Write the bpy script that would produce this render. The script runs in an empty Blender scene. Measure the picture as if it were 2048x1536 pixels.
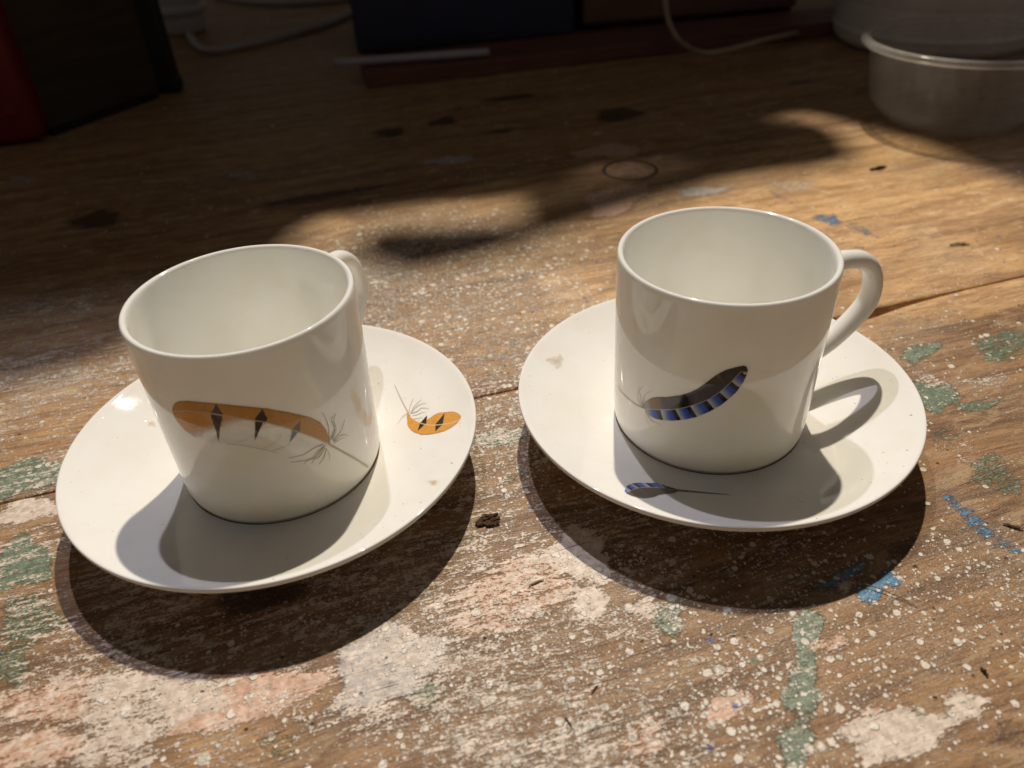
import bpy, bmesh, math, random
import numpy as np
from mathutils import Vector, Matrix

random.seed(7)
rng = np.random.default_rng(7)
S = bpy.context.scene
COL = S.collection
R = math.radians

# ------------------------------------------------------------------ camera
PITCH, ROLL, FPX, CAMH = 0.62858, -0.0550, 1552.7, 0.16160
cp, sp = math.cos(PITCH), math.sin(PITCH)
FW = np.array([0, cp, -sp]); RT0 = np.array([1.0, 0, 0]); UP0 = np.cross(RT0, FW)
RT = math.cos(ROLL) * RT0 + math.sin(ROLL) * UP0
UP = -math.sin(ROLL) * RT0 + math.cos(ROLL) * UP0
EYE = np.array([0, 0, CAMH])
cd = bpy.data.cameras.new("camera")
cd.sensor_width = 36.0
cd.lens = FPX / 2048 * 36.0
cd.clip_start = 0.005
cd.clip_end = 30
cd.dof.use_dof = True
cd.dof.focus_distance = 0.225
cd.dof.aperture_fstop = 13.0
cam = bpy.data.objects.new("camera", cd)
M = Matrix.Identity(4)
for i in range(3):
    M[i][0], M[i][1], M[i][2], M[i][3] = RT[i], UP[i], -FW[i], EYE[i]
cam.matrix_world = M
COL.objects.link(cam)
S.camera = cam


def ray(u, v):
    """direction through a picture position (2048 x 1536)"""
    u = np.asarray(u, float)[..., None]; v = np.asarray(v, float)[..., None]
    return FW * FPX + RT * (u - 1024) - UP * (v - 768)


def G(u, v, z=0.0):
    d = ray(u, v)
    t = (z - CAMH) / d[..., 2:3]
    return EYE + t * d


def PX(P):
    d = P - EYE
    z = d @ FW
    return 1024 + FPX * (d @ RT) / z, 768 - FPX * (d @ UP) / z


# ------------------------------------------------------------------ world and lamps
w = bpy.data.worlds.new("World"); S.world = w; w.use_nodes = True
w.node_tree.nodes["Background"].inputs[0].default_value = (1.0, 0.92, 0.83, 1)
w.node_tree.nodes["Background"].inputs[1].default_value = 0.064
S.view_settings.view_transform = 'Standard'
S.view_settings.look = 'None'
S.view_settings.exposure = 0.0
S.view_settings.gamma = 1.0
LW = np.array([0.2104, 1.8356, 2.6776])
LC = np.array([-0.3135, 1.6564, 2.637])


def lamp(name, loc, col, power, rad):
    l = bpy.data.lights.new(name, 'POINT')
    l.energy = power; l.color = col; l.shadow_soft_size = rad
    o = bpy.data.objects.new(name, l); o.location = loc
    COL.objects.link(o)
    return o


lamp("warm_ceiling_lamp", LW, (1.0, 0.895, 0.715), 358, 0.029)
lamp("cool_ceiling_lamp", LC, (0.90, 0.88, 1.0), 110, 0.028)

S.cycles.max_bounces = 12
S.cycles.diffuse_bounces = 9
S.cycles.transparent_max_bounces = 12
S.cycles.caustics_reflective = False
S.cycles.caustics_refractive = False
S.cycles.use_denoising = True


# ------------------------------------------------------------------ node helpers
class NT:
    def __init__(self, name):
        self.m = bpy.data.materials.new(name); self.m.use_nodes = True
        self.t = self.m.node_tree; self.n = self.t.nodes; self.l = self.t.links
        self.b = self.n["Principled BSDF"]

    def new(self, kind, **kw):
        x = self.n.new(kind)
        for k, v in kw.items(): setattr(x, k, v)
        return x

    def put(self, sock, val):
        if isinstance(val, bpy.types.NodeSocket): self.l.new(val, sock)
        elif isinstance(val, (tuple, list)):
            sock.default_value = tuple(val) + ((1,) if len(val) == 3 and sock.type == 'RGBA' else ())
        else: sock.default_value = val

    def math(self, op, a, b=0.0, c=None, clamp=False):
        x = self.new("ShaderNodeMath", operation=op, use_clamp=clamp)
        self.put(x.inputs[0], a); self.put(x.inputs[1], b)
        if c is not None: self.put(x.inputs[2], c)
        return x.outputs[0]

    def mix(self, f, a, b, mode='MIX'):
        x = self.new("ShaderNodeMix", data_type='RGBA', blend_type=mode)
        self.put(x.inputs[0], f); self.put(x.inputs[6], a); self.put(x.inputs[7], b)
        return x.outputs[2]

    def ramp(self, f, lo, hi, a=0.0, b=1.0, smooth=True):
        x = self.new("ShaderNodeMapRange", interpolation_type='SMOOTHSTEP' if smooth else 'LINEAR')
        self.put(x.inputs[0], f); self.put(x.inputs[1], lo); self.put(x.inputs[2], hi)
        self.put(x.inputs[3], a); self.put(x.inputs[4], b)
        return x.outputs[0]

    def coord(self, out="Object", scale=(1, 1, 1), loc=(0, 0, 0), rnd=False):
        tc = self.new("ShaderNodeTexCoord")
        mp = self.new("ShaderNodeMapping")
        mp.inputs[1].default_value = loc; mp.inputs[3].default_value = scale
        self.l.new(tc.outputs[out], mp.inputs[0])
        return mp.outputs[0]

    def noise(self, vec, scale, detail=4, rough=0.55, dist=0.0):
        x = self.new("ShaderNodeTexNoise")
        self.put(x.inputs["Vector"], vec); x.inputs["Scale"].default_value = scale
        x.inputs["Detail"].default_value = detail; x.inputs["Roughness"].default_value = rough
        x.inputs["Distortion"].default_value = dist
        return x.outputs[0]

    def voro(self, vec, scale, feature='F1'):
        x = self.new("ShaderNodeTexVoronoi", feature=feature)
        self.put(x.inputs["Vector"], vec); x.inputs["Scale"].default_value = scale
        return x

    def bump(self, h, dist, strength=1.0, normal=None):
        x = self.new("ShaderNodeBump"); x.inputs["Strength"].default_value = strength
        x.inputs["Distance"].default_value = dist; self.put(x.inputs["Height"], h)
        if normal is not None: self.put(x.inputs["Normal"], normal)
        return x.outputs[0]

    def out(self, **kw):
        for k, v in kw.items(): self.put(self.b.inputs[k], v)
        return self.m


def simple(name, col, rough=0.6, var=0.25, scale=40, stretch=(1, 1, 1), bump=0.0003, spec=0.4, metal=0.0):
    t = NT(name)
    v = t.coord(scale=stretch)
    n = t.noise(v, scale, 5, 0.6)
    n2 = t.noise(v, scale * 7, 3, 0.6)
    f = t.math('ADD', t.math('MULTIPLY', n, 0.7), t.math('MULTIPLY', n2, 0.3))
    c = t.mix(t.ramp(f, 0.3, 0.7), tuple(x * (1 - var) for x in col), tuple(min(1, x * (1 + var)) for x in col))
    return t.out(**{"Base Color": c, "Roughness": t.ramp(n2, 0.2, 0.8, max(0, rough - .1), min(1, rough + .1)),
                    "Specular IOR Level": spec, "Metallic": metal, "Normal": t.bump(f, bump, 0.6)})


# ------------------------------------------------------------------ mesh helpers
def mesh_obj(name, verts, faces, mats, parent=None, smooth=False, loc=None):
    me = bpy.data.meshes.new(name)
    me.from_pydata([tuple(map(float, v)) for v in verts], [], [tuple(int(i) for i in f) for f in faces])
    for m in (mats if isinstance(mats, (list, tuple)) else [mats]): me.materials.append(m)
    if smooth:
        me.polygons.foreach_set("use_smooth", [True] * len(me.polygons))
    me.update()
    o = bpy.data.objects.new(name, me)
    COL.objects.link(o)
    if parent is not None: o.parent = parent
    if loc is not None: o.location = loc
    return o


def from_bm(name, bm, mats, parent=None, smooth=False, loc=None):
    bmesh.ops.recalc_face_normals(bm, faces=bm.faces[:])
    me = bpy.data.meshes.new(name); bm.to_mesh(me); bm.free()
    for m in (mats if isinstance(mats, (list, tuple)) else [mats]): me.materials.append(m)
    if smooth: me.polygons.foreach_set("use_smooth", [True] * len(me.polygons))
    o = bpy.data.objects.new(name, me); COL.objects.link(o)
    if parent is not None: o.parent = parent
    if loc is not None: o.location = loc
    return o


def tag(o, label=None, cat=None, group=None, kind=None):
    if label: o["label"] = label
    if cat: o["category"] = cat
    if group: o["group"] = group
    if kind: o["kind"] = kind
    return o


def empty(name, loc, label, cat, group=None, rz=0.0):
    o = bpy.data.objects.new(name, None); o.location = tuple(map(float, loc)); o.rotation_euler = (0, 0, rz)
    o.empty_display_size = 0.02
    COL.objects.link(o)
    return tag(o, label, cat, group)


def smooth_path(pts, n):
    """Catmull-Rom through points, n samples"""
    P = np.array(pts, float)
    P = np.vstack([2 * P[0] - P[1], P, 2 * P[-1] - P[-2]])
    seg = len(P) - 3
    out = []
    for s in np.linspace(0, seg - 1e-9, n):
        i = int(s); t = s - i
        a, b, c, d = P[i:i + 4]
        out.append(0.5 * (2 * b + (c - a) * t + (2 * a - 5 * b + 4 * c - d) * t * t + (3 * b - a - 3 * c + d) * t ** 3))
    return np.array(out)


def lathe(profile, n=160):
    """profile: (r, z[, mat]) open polyline; r=0 ends are closed to a point"""
    verts, faces, ring = [], [], []
    for r, z in profile:
        if r < 1e-7:
            ring.append([len(verts)]); verts.append((0, 0, z))
        else:
            ring.append(list(range(len(verts), len(verts) + n)))
            for k in range(n):
                a = 2 * math.pi * k / n
                verts.append((r * math.cos(a), r * math.sin(a), z))
    for a, b in zip(ring[:-1], ring[1:]):
        for k in range(n):
            k2 = (k + 1) % n
            if len(a) == 1: faces.append((a[0], b[k2], b[k]))
            elif len(b) == 1: faces.append((a[k], a[k2], b[0]))
            else: faces.append((a[k], a[k2], b[k2], b[k]))
    return verts, faces


def tube(path, rad, n=10, cap=True, squash=1.0, updir=None):
    P = np.array(path, float); m = len(P)
    rad = np.broadcast_to(np.asarray(rad, float), (m,))
    T = np.gradient(P, axis=0); T /= np.linalg.norm(T, axis=1)[:, None]
    ref = np.array(updir if updir is not None else (0, 0, 1.0), float)
    N = ref - (T[0] @ ref) * T[0]
    if np.linalg.norm(N) < 1e-4: N = np.cross(T[0], [1, 0, 0.2])
    N /= np.linalg.norm(N)
    verts, faces = [], []
    for i in range(m):
        N = N - (N @ T[i]) * T[i]; N /= np.linalg.norm(N)
        B = np.cross(T[i], N)
        for k in range(n):
            a = 2 * math.pi * k / n
            verts.append(P[i] + rad[i] * (math.cos(a) * N + squash * math.sin(a) * B))
    for i in range(m - 1):
        for k in range(n):
            k2 = (k + 1) % n
            faces.append((i * n + k, i * n + k2, (i + 1) * n + k2, (i + 1) * n + k))
    if cap:
        faces.append(tuple(range(n - 1, -1, -1))); faces.append(tuple((m - 1) * n + k for k in range(n)))
    return verts, faces


def box_bm(size, bevel=0.0, seg=2, centre=(0, 0, 0)):
    bm = bmesh.new()
    bmesh.ops.create_cube(bm, size=1)
    for v in bm.verts:
        v.co = Vector((v.co.x * size[0] + centre[0], v.co.y * size[1] + centre[1], v.co.z * size[2] + centre[2]))
    if bevel > 0:
        bmesh.ops.bevel(bm, geom=bm.edges[:], offset=bevel, segments=seg, affect='EDGES', profile=0.5)
    return bm


# ------------------------------------------------------------------ workbench top
TH = R(15.5)
UD = np.array([math.cos(TH), math.sin(TH)]); VD = np.array([-math.sin(TH), math.cos(TH)])


def sst(x, a, b):
    t = np.clip((x - a) / (b - a), 0, 1)
    return t * t * (3 - 2 * t)


def wood_paint_material():
    t = NT("painted_bench_wood")
    oi = t.new("ShaderNodeObjectInfo")
    tc = t.new("ShaderNodeTexCoord")
    off = t.new("ShaderNodeVectorMath", operation='MULTIPLY_ADD')
    comb = t.new("ShaderNodeCombineXYZ")
    for k in range(3): t.l.new(oi.outputs["Random"], comb.inputs[k])
    t.l.new(comb.outputs[0], off.inputs[0]); off.inputs[1].default_value = (7.3, 3.1, 5.7)
    t.l.new(tc.outputs["Object"], off.inputs[2])
    V0 = off.outputs[0]

    def mp(scale):
        x = t.new("ShaderNodeMapping"); x.inputs[3].default_value = scale; t.l.new(V0, x.inputs[0]); return x.outputs[0]
    # slight warp of the grain
    warp = t.new("ShaderNodeTexNoise"); warp.inputs["Scale"].default_value = 9; t.l.new(V0, warp.inputs["Vector"])
    wv = t.new("ShaderNodeVectorMath", operation='MULTIPLY_ADD')
    t.l.new(warp.outputs["Color"], wv.inputs[0]); wv.inputs[1].default_value = (0.0, 0.02, 0); t.l.new(V0, wv.inputs[2])

    def mpw(scale):
        x = t.new("ShaderNodeMapping"); x.inputs[3].default_value = scale; t.l.new(wv.outputs[0], x.inputs[0]); return x.outputs[0]
    aA = t.new("ShaderNodeAttribute", attribute_name="paintA")
    aB = t.new("ShaderNodeAttribute", attribute_name="paintB")
    sA = t.new("ShaderNodeSeparateColor"); t.l.new(aA.outputs["Color"], sA.inputs[0])
    sB = t.new("ShaderNodeSeparateColor"); t.l.new(aB.outputs["Color"], sB.inputs[0])
    white, pink, green, blue = sA.outputs[0], sA.outputs[1], sA.outputs[2], aA.outputs["Alpha"]
    dark, speck, orange, lilac = sB.outputs[0], sB.outputs[1], sB.outputs[2], aB.outputs["Alpha"]
    # grain
    g1 = t.noise(mpw((10, 130, 40)), 1.0, 5, 0.6, 0.6)
    g2 = t.noise(mpw((70, 900, 200)), 1.0, 4, 0.65)
    g3 = t.noise(mpw((260, 2600, 600)), 1.0, 3, 0.6)
    blot = t.noise(V0, 28, 5, 0.6)
    fine = t.noise(mp((700, 1500, 900)), 1.0, 4, 0.65)
    # wood colour
    f = t.math('ADD', t.math('MULTIPLY', g1, 0.55), t.math('MULTIPLY', g2, 0.45))
    wood = t.mix(t.ramp(f, 0.36, 0.64), (0.125, 0.058, 0.021), (0.375, 0.200, 0.080))
    wor = t.mix(t.ramp(f, 0.33, 0.66), (0.36, 0.175, 0.062), (0.82, 0.49, 0.205))
    wood = t.mix(t.math('MULTIPLY', orange, 1.0, clamp=True), wood, wor)
    wood = t.mix(t.ramp(blot, 0.5, 0.75, 0, 0.35), wood, (0.30, 0.21, 0.13))
    mott = t.noise(mp((70, 190, 100)), 1.0, 6, 0.65, 0.8)
    wood = t.mix(t.ramp(mott, 0.50, 0.66, 0, 0.75), wood, t.mix(orange, (0.42, 0.275, 0.145), (0.82, 0.56, 0.28)))
    wood = t.mix(t.ramp(mott, 0.42, 0.30, 0, 0.55), wood, t.mix(orange, (0.11, 0.055, 0.026), (0.24, 0.115, 0.045)))
    pores = t.ramp(g3, 0.56, 0.68)
    wood = t.mix(t.math('MULTIPLY', pores, 0.55), wood, (0.045, 0.022, 0.011))
    # worn mask : noise that follows the grain
    flake = t.math('ADD', t.math('MULTIPLY', t.noise(mp((260, 620, 500)), 1.0, 5, 0.65, 0.5), 0.55), t.math('MULTIPLY', t.noise(mp((1100, 2000, 1500)), 1.0, 3, 0.6), 0.45))
    wn = t.math('ADD', t.math('ADD', t.math('MULTIPLY', g2, 0.22), t.math('MULTIPLY', flake, 0.62)),
                t.math('MULTIPLY', blot, 0.16))

    def pm(attr, sharp=0.030, gain=0.42):
        # attr 0 -> none, 1 -> nearly full
        th = t.math('SUBTRACT', 0.715, t.math('MULTIPLY', attr, gain))
        return t.ramp(wn, t.math('SUBTRACT', th, sharp), t.math('ADD', th, sharp))
    c = wood
    tint = t.ramp(t.noise(V0, 420, 5, 0.7), 0.32, 0.68)
    mg = pm(green)
    c = t.mix(mg, c, t.mix(tint, (0.095, 0.135, 0.088), (0.19, 0.245, 0.165)))
    mp_ = pm(pink)
    c = t.mix(mp_, c, t.mix(tint, (0.46, 0.255, 0.155), (0.74, 0.48, 0.345)))
    ml = pm(lilac)
    c = t.mix(ml, c, t.mix(tint, (0.34, 0.30, 0.275), (0.60, 0.54, 0.49)))
    mw = pm(white)
    c = t.mix(mw, c, t.mix(tint, (0.52, 0.41, 0.325), (0.82, 0.70, 0.59)))
    mb = pm(blue, 0.03)
    c = t.mix(mb, c, t.mix(tint, (0.03, 0.13, 0.27), (0.08, 0.26, 0.42)))
    # splashes of white paint : three sizes
    wob = t.new("ShaderNodeTexNoise"); wob.inputs["Scale"].default_value = 900; t.l.new(V0, wob.inputs["Vector"])
    wb = t.new("ShaderNodeVectorMath", operation='MULTIPLY_ADD')
    t.l.new(wob.outputs["Color"], wb.inputs[0]); wb.inputs[1].default_value = (0.0009, 0.0009, 0); t.l.new(V0, wb.inputs[2])
    flat = t.new("ShaderNodeVectorMath", operation='MULTIPLY'); t.l.new(wb.outputs[0], flat.inputs[0]); flat.inputs[1].default_value = (1, 1, 0)
    dens_n = t.noise(V0, 45, 4, 0.6)
    spots = None
    for scale, rmax, dm in ((1150, 0.52, 1.5), (640, 0.50, 1.35), (350, 0.46, 1.3), (175, 0.34, 0.42)):
        vo = t.voro(flat.outputs[0], scale)
        sc = t.new("ShaderNodeSeparateColor"); t.l.new(vo.outputs["Color"], sc.inputs[0])
        d = t.math('MULTIPLY', t.math('MULTIPLY', speck, dm), t.ramp(dens_n, 0.35, 0.62, 0.25, 1.25))
        on = t.math('LESS_THAN', sc.outputs[0], d)
        r = t.math('MULTIPLY_ADD', t.math('POWER', sc.outputs[1], 1.6), rmax * 0.75, rmax * 0.25)
        s = t.math('MULTIPLY', t.ramp(t.math('SUBTRACT', r, vo.outputs["Distance"]), -0.02, 0.10), on)
        spots = s if spots is None else t.math('MAXIMUM', spots, s)
    c = t.mix(t.math('MULTIPLY', spots, 0.93), c, t.mix(tint, (0.68, 0.60, 0.50), (0.87, 0.81, 0.71)))
    dustf = t.ramp(t.noise(mp((1500, 2300, 1500)), 1.0, 3, 0.65), 0.48, 0.70)
    dustm = t.math('MULTIPLY', dustf, t.math('MULTIPLY_ADD', t.ramp(blot, 0.35, 0.65), 0.30, t.math('MULTIPLY_ADD', speck, 0.35, 0.06)))
    c = t.mix(dustm, c, (0.66, 0.57, 0.475))
    # odd coloured flecks
    vo2 = t.voro(flat.outputs[0], 300)
    s2 = t.new("ShaderNodeSeparateColor"); t.l.new(vo2.outputs["Color"], s2.inputs[0])
    on2 = t.math('MULTIPLY', t.math('LESS_THAN', s2.outputs[0], 0.020), t.ramp(t.math('ADD', vo2.outputs["Distance"], t.math('MULTIPLY', t.math('SUBTRACT', flake, 0.5), 0.9)), 0.30, 0.16))
    hue = t.mix(t.math('GREATER_THAN', s2.outputs[1], 0.5), (0.07, 0.12, 0.32), (0.16, 0.22, 0.15))
    hue = t.mix(t.math('GREATER_THAN', s2.outputs[1], 0.85), hue, (0.38, 0.26, 0.07))
    c = t.mix(t.math('MULTIPLY', on2, 0.85), c, hue)
    # dark pits and grime
    vo3 = t.voro(flat.outputs[0], 420)
    s3 = t.new("ShaderNodeSeparateColor"); t.l.new(vo3.outputs["Color"], s3.inputs[0])
    pit = t.math('MULTIPLY', t.math('LESS_THAN', s3.outputs[0], 0.10),
                 t.ramp(vo3.outputs["Distance"], t.math('MULTIPLY_ADD', s3.outputs[2], 0.22, 0.06), 0.03))
    scr = t.ramp(t.noise(mpw((45, 1700, 300)), 1.0, 2, 0.5), 0.71, 0.76)
    pit = t.math('MAXIMUM', pit, t.math('MULTIPLY', scr, 0.8))
    c = t.mix(t.math('MULTIPLY', pit, 0.85), c, (0.025, 0.014, 0.009))
    md = pm(dark, 0.09)
    c = t.mix(t.math('MULTIPLY', md, 0.82), c, (0.035, 0.018, 0.012))
    # pencil ring
    geo = t.new("ShaderNodeNewGeometry")
    sub = t.new("ShaderNodeVectorMath", operation='SUBTRACT'); t.l.new(geo.outputs["Position"], sub.inputs[0])
    rc = G(1260, 340); sub.inputs[1].default_value = tuple(map(float, rc))
    ln = t.new("ShaderNodeVectorMath", operation='LENGTH'); t.l.new(sub.outputs[0], ln.inputs[0])
    ring = t.math('ABSOLUTE', t.math('SUBTRACT', ln.outputs["Value"], 0.0146))
    rm = t.math('MULTIPLY', t.ramp(ring, 0.0016, 0.0006), t.ramp(fine, 0.3, 0.5, 0.55, 0.95))
    c = t.mix(rm, c, (0.012, 0.010, 0.012))
    # relief
    paint = t.math('MAXIMUM', t.math('MAXIMUM', mg, mp_), t.math('MAXIMUM', mw, t.math('MAXIMUM', ml, mb)))
    h = t.math('ADD', t.math('MULTIPLY', g2, 0.45), t.math('MULTIPLY', g3, 0.35))
    h = t.math('ADD', h, t.math('MULTIPLY', fine, 0.25))
    h = t.math('ADD', h, t.math('MULTIPLY', paint, 0.45))
    h = t.math('ADD', h, t.math('MULTIPLY', spots, 0.6))
    h = t.math('SUBTRACT', h, t.math('MULTIPLY', pit, 1.0))
    rough = t.math('SUBTRACT', 0.62, t.math('MULTIPLY', t.math('MAXIMUM', paint, spots), 0.17))
    rough = t.math('SUBTRACT', rough, t.math('MULTIPLY', fine, 0.12))
    return t.out(**{"Base Color": c, "Roughness": rough, "Specular IOR Level": 0.45,
                    "Normal": t.bump(h, 0.00055, 0.95)})


# patches of paint: kind, picture centre, half sizes, tilt (deg), strength, softness
PATCH = [
    # front plank, left edge: green and cream
    ('green', 60, 955, 130, 38, -12, 0.75), ('green', 40, 1130, 90, 60, -20, 0.75), ('green', 60, 1240, 90, 70, -20, 0.62),
    ('green', 20, 1330, 60, 60, 0, 0.62), ('white', 60, 1020, 75, 26, -10, 0.85), ('white', 95, 1180, 40, 60, 20, 0.45),
    ('orange', 40, 1090, 70, 30, 0, 0.5),
    ('white', 300, 1410, 190, 90, -10, 0.66), ('pink', 120, 1400, 170, 60, -10, 0.55), ('pink', 470, 1400, 190, 55, -12, 0.85),
    ('pink', 60, 1500, 200, 40, -8, 0.6), ('white', 230, 1500, 120, 60, 0, 0.6), ('pink', 500, 1240, 160, 60, -15, 0.4),
    ('white', 330, 1240, 120, 60, -15, 0.45), ('dark', 520, 1195, 110, 30, -8, 0.85), ('orange', 470, 1500, 120, 50, -10, 0.45),
    ('lilac', 770, 1330, 130, 90, -25, 0.85), ('white', 720, 1430, 130, 60, 0, 0.55), ('green', 850, 1390, 50, 50, 0, 0.62),
    ('green', 560, 1490, 60, 45, 0, 0.55), ('green', 830, 1300, 50, 25, 0, 0.5),
    # between the saucers
    ('green', 1000, 875, 75, 22, -8, 0.66), ('green', 1040, 950, 60, 14, -25, 0.55), ('pink', 1050, 1170, 170, 80, -15, 0.55),
    ('white', 1160, 1110, 70, 60, 30, 0.85), ('white', 1180, 1205, 40, 40, 0, 0.75), ('pink', 1000, 1230, 130, 50, -15, 0.55),
    ('white', 1040, 1060, 90, 50, -15, 0.35), ('white', 880, 1220, 60, 60, 0, 0.45),
    ('white', 1010, 1390, 90, 50, -10, 0.55), ('white', 950, 1500, 160, 60, 0, 0.5), ('pink', 1290, 1480, 60, 60, 0, 0.55),
    ('lilac', 1150, 1390, 90, 40, -10, 0.4), ('ochre', 1265, 1407, 34, 16, -10, 1.0), ('green', 1210, 1430, 45, 28, 0, 0.5),
    ('green', 1340, 1240, 36, 48, 0, 0.7), ('white', 1290, 1210, 26, 26, 0, 0.7),
    # right of the bench front
    ('green', 1615, 1270, 34, 70, 4, 0.72), ('green', 1605, 1380, 42, 70, 8, 0.74), ('green', 1590, 1490, 44, 60, 8, 0.72),
    ('pink', 1455, 1415, 60, 26, -25, 0.85), ('pink', 1440, 1350, 50, 22, -20, 0.5), ('pink', 1660, 1285, 50, 20, -10, 0.55),
    ('white', 1790, 1470, 130, 62, -8, 0.80), ('white', 1930, 1410, 50, 34, 20, 0.75), ('pink', 1760, 1440, 90, 40, 0, 0.5),
    ('dark', 2020, 1470, 60, 40, -10, 0.5), ('white', 1400, 1500, 60, 40, 0, 0.5),
    ('blue', 1740, 1185, 34, 22, -25, 0.85), ('blue', 1782, 1158, 26, 16, 30, 1.0), ('blue', 1690, 1150, 60, 16, -30, 0.7),
    ('blue', 1950, 1045, 90, 20, 42, 0.47), ('blue', 2010, 1090, 50, 16, 30, 0.48), ('blue', 1900, 1000, 50, 14, 45, 0.44),
    ('green', 1860, 790, 70, 36, 8, 0.70), ('green', 1840, 705, 50, 18, -18, 0.70), ('green', 2010, 690, 70, 40, -15, 0.60),
    ('green', 1960, 810, 60, 16, -10, 0.6), ('green', 1990, 950, 80, 40, 35, 0.54), ('green', 1890, 880, 40, 40, 0, 0.45),
    ('white', 1980, 760, 60, 20, -10, 0.5), ('pink', 1930, 900, 60, 40, 0, 0.4), ('white', 1860, 760, 40, 14, 20, 0.6),
    # middle plank
    ('orange', 1650, 450, 420, 110, -12, 0.9), ('orange', 1900, 560, 200, 90, -12, 0.7), ('orange', 1150, 560, 90, 40, -10, 0.7),
    ('orange', 650, 445, 60, 22, -5, 0.8), ('orange', 120, 800, 160, 80, -15, 0.45), ('orange', 1700, 660, 120, 40, -10, 0.5),
    ('orange', 1650, 320, 260, 60, -10, 0.75), ('orange', 950, 395, 160, 26, -8, 0.9), ('orange', 560, 440, 60, 20, 0, 0.5),
    ('blue', 1655, 438, 36, 14, 10, 0.56), ('blue', 1720, 458, 50, 10, 25, 0.46), ('blue', 1570, 400, 50, 8, 30, 0.42),
    ('blue', 1700, 490, 40, 8, 10, 0.42), ('lilac', 1400, 383, 60, 11, -4, 0.7), ('blue', 1765, 535, 20, 16, 0, 0.4),
    ('white', 1590, 370, 60, 14, 0, 0.5), ('pink', 1230, 400, 70, 34, -20, 0.7), ('lilac', 740, 560, 140, 70, -10, 0.48),
    ('pink', 1000, 600, 160, 60, -10, 0.28), ('white', 1880, 345, 60, 16, -30, 0.35),
    ('pink', 975, 775, 40, 14, -12, 0.5),
    # behind: knots, stains
    ('dark', 780, 265, 32, 11, -3, 1.0), ('dark', 888, 243, 30, 9, -6, 1.0), ('dark', 1236, 230, 50, 15, -6, 0.95),
    ('dark', 1025, 195, 65, 5, -7, 0.9), ('dark', 1000, 262, 40, 6, -10, 0.7), ('dark', 920, 216, 8, 5, 0, 0.8),
    ('dark', 1600, 165, 40, 7, -6, 0.6), ('dark', 1580, 250, 26, 8, -25, 0.7), ('dark', 190, 440, 60, 20, -8, 0.8),
    ('lilac', 900, 320, 70, 10, -4, 0.8), ('pink', 1215, 302, 80, 16, -5, 0.75), ('white', 1195, 265, 18, 6, 0, 0.8),
    ('lilac', 40, 360, 40, 16, 0, 0.5), ('lilac', 480, 350, 60, 10, 0, 0.5), ('dark', 1755, 338, 17, 5, -8, 0.9),
    ('dark', 345, 1402, 7, 6, 0, 1.0), ('dark', 640, 395, 140, 12, -9, 0.8), ('orange', 1260, 340, 60, 26, 0, 0.5),
    ('pink', 1260, 340, 48, 18, 0, 0.55), ('dark', 1760, 1100, 60, 40, 0, 0.35), ('green', 1610, 1160, 70, 30, 0, 0.45),
    ('white', 1560, 1085, 26, 30, 0, 0.5), ('white', 1690, 1165, 24, 26, 0, 0.6), ('pink', 1560, 1100, 60, 40, 0, 0.3),
]


def paint_attrs(P):
    """P: (n,3) world points on the bench top -> two (n,4) arrays"""
    u, v = PX(P)
    ch = {k: np.zeros(len(P)) for k in ('white', 'pink', 'green', 'blue', 'dark', 'speck', 'orange', 'lilac', 'ochre')}
    for kind, cx, cy, a, b, rot, s in PATCH:
        c, sn = math.cos(R(rot)), math.sin(R(rot))
        dx, dy = u - cx, v - cy
        x = (dx * c + dy * sn) / a; y = (-dx * sn + dy * c) / b
        d = np.sqrt(x * x + y * y)
        # uneven outline
        ang = np.arctan2(y, x)
        d = d * (1 + 0.13 * np.sin(3 * ang + cx) + 0.09 * np.sin(5 * ang + cy) + 0.05 * np.sin(9 * ang + a))
        if kind == 'green': s = min(1.0, s * 1.0)
        if kind == 'pink': s = min(1.0, s * 1.12)
        m = s * (1 - sst(d, 0.55, 1.30))
        ch[kind] = np.maximum(ch[kind], m)
    # splash density
    vv = P[:, :2] @ VD
    sp_ = np.zeros(len(P))

    def blob(cx, cy, a, b, s):
        d = np.sqrt(((u - cx) / a) ** 2 + ((v - cy) / b) ** 2)
        return s * (1 - sst(d, 0.5, 1.25))
    for bl in ((900, 600, 330, 190, 0.95), (1060, 690, 170, 150, 0.95), (1000, 900, 140, 130, 0.85), (1150, 1400, 520, 260, 0.85),
               (1750, 1250, 420, 260, 0.50), (1900, 720, 260, 200, 0.14), (200, 860, 300, 160, 0.2), (600, 1400, 600, 200, 0.25),
               (1350, 1180, 330, 150, 0.5), (700, 1170, 300, 130, 0.35), (1600, 480, 500, 120, 0.035), (1400, 1520, 300, 120, 0.7)):
        sp_ = np.maximum(sp_, blob(*bl))
    ch['speck'] = np.maximum(sp_, 0.02)
    # general worn film of old paint on the front board
    front = 1 - sst(vv, 0.205, 0.214)
    ch['white'] = np.maximum(ch['white'], (0.45 - 0.12 * sst(u, 1300, 1700)) * front)
    ch['pink'] = np.maximum(ch['pink'], 0.46 * front * (1 - 0.35 * sst(u, 1200, 1600)) * (0.6 + 0.4 * sst(v, 900, 1200)))
    mid = sst(vv, 0.208, 0.214) * (1 - sst(vv, 0.33, 0.40)) * (1 - sst(u, 1000, 1350))
    ch['lilac'] = np.maximum(ch['lilac'], 0.43 * mid)
    ch['orange'] = np.maximum(ch['orange'], 0.26 * sst(vv, 0.208, 0.214) * (1 - sst(vv, 0.40, 0.41)))
    ch['white'] = np.maximum(ch['white'], 0.44 * mid * (1 - sst(u, 300, 700)))
    far = sst(vv, 0.40, 0.42)
    A = np.stack([ch['white'], ch['pink'], ch['green'], ch['blue']], 1)
    B = np.stack([ch['dark'], ch['speck'], np.maximum(ch['orange'], 0.25 * far), ch['lilac']], 1)
    return A, B


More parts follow.
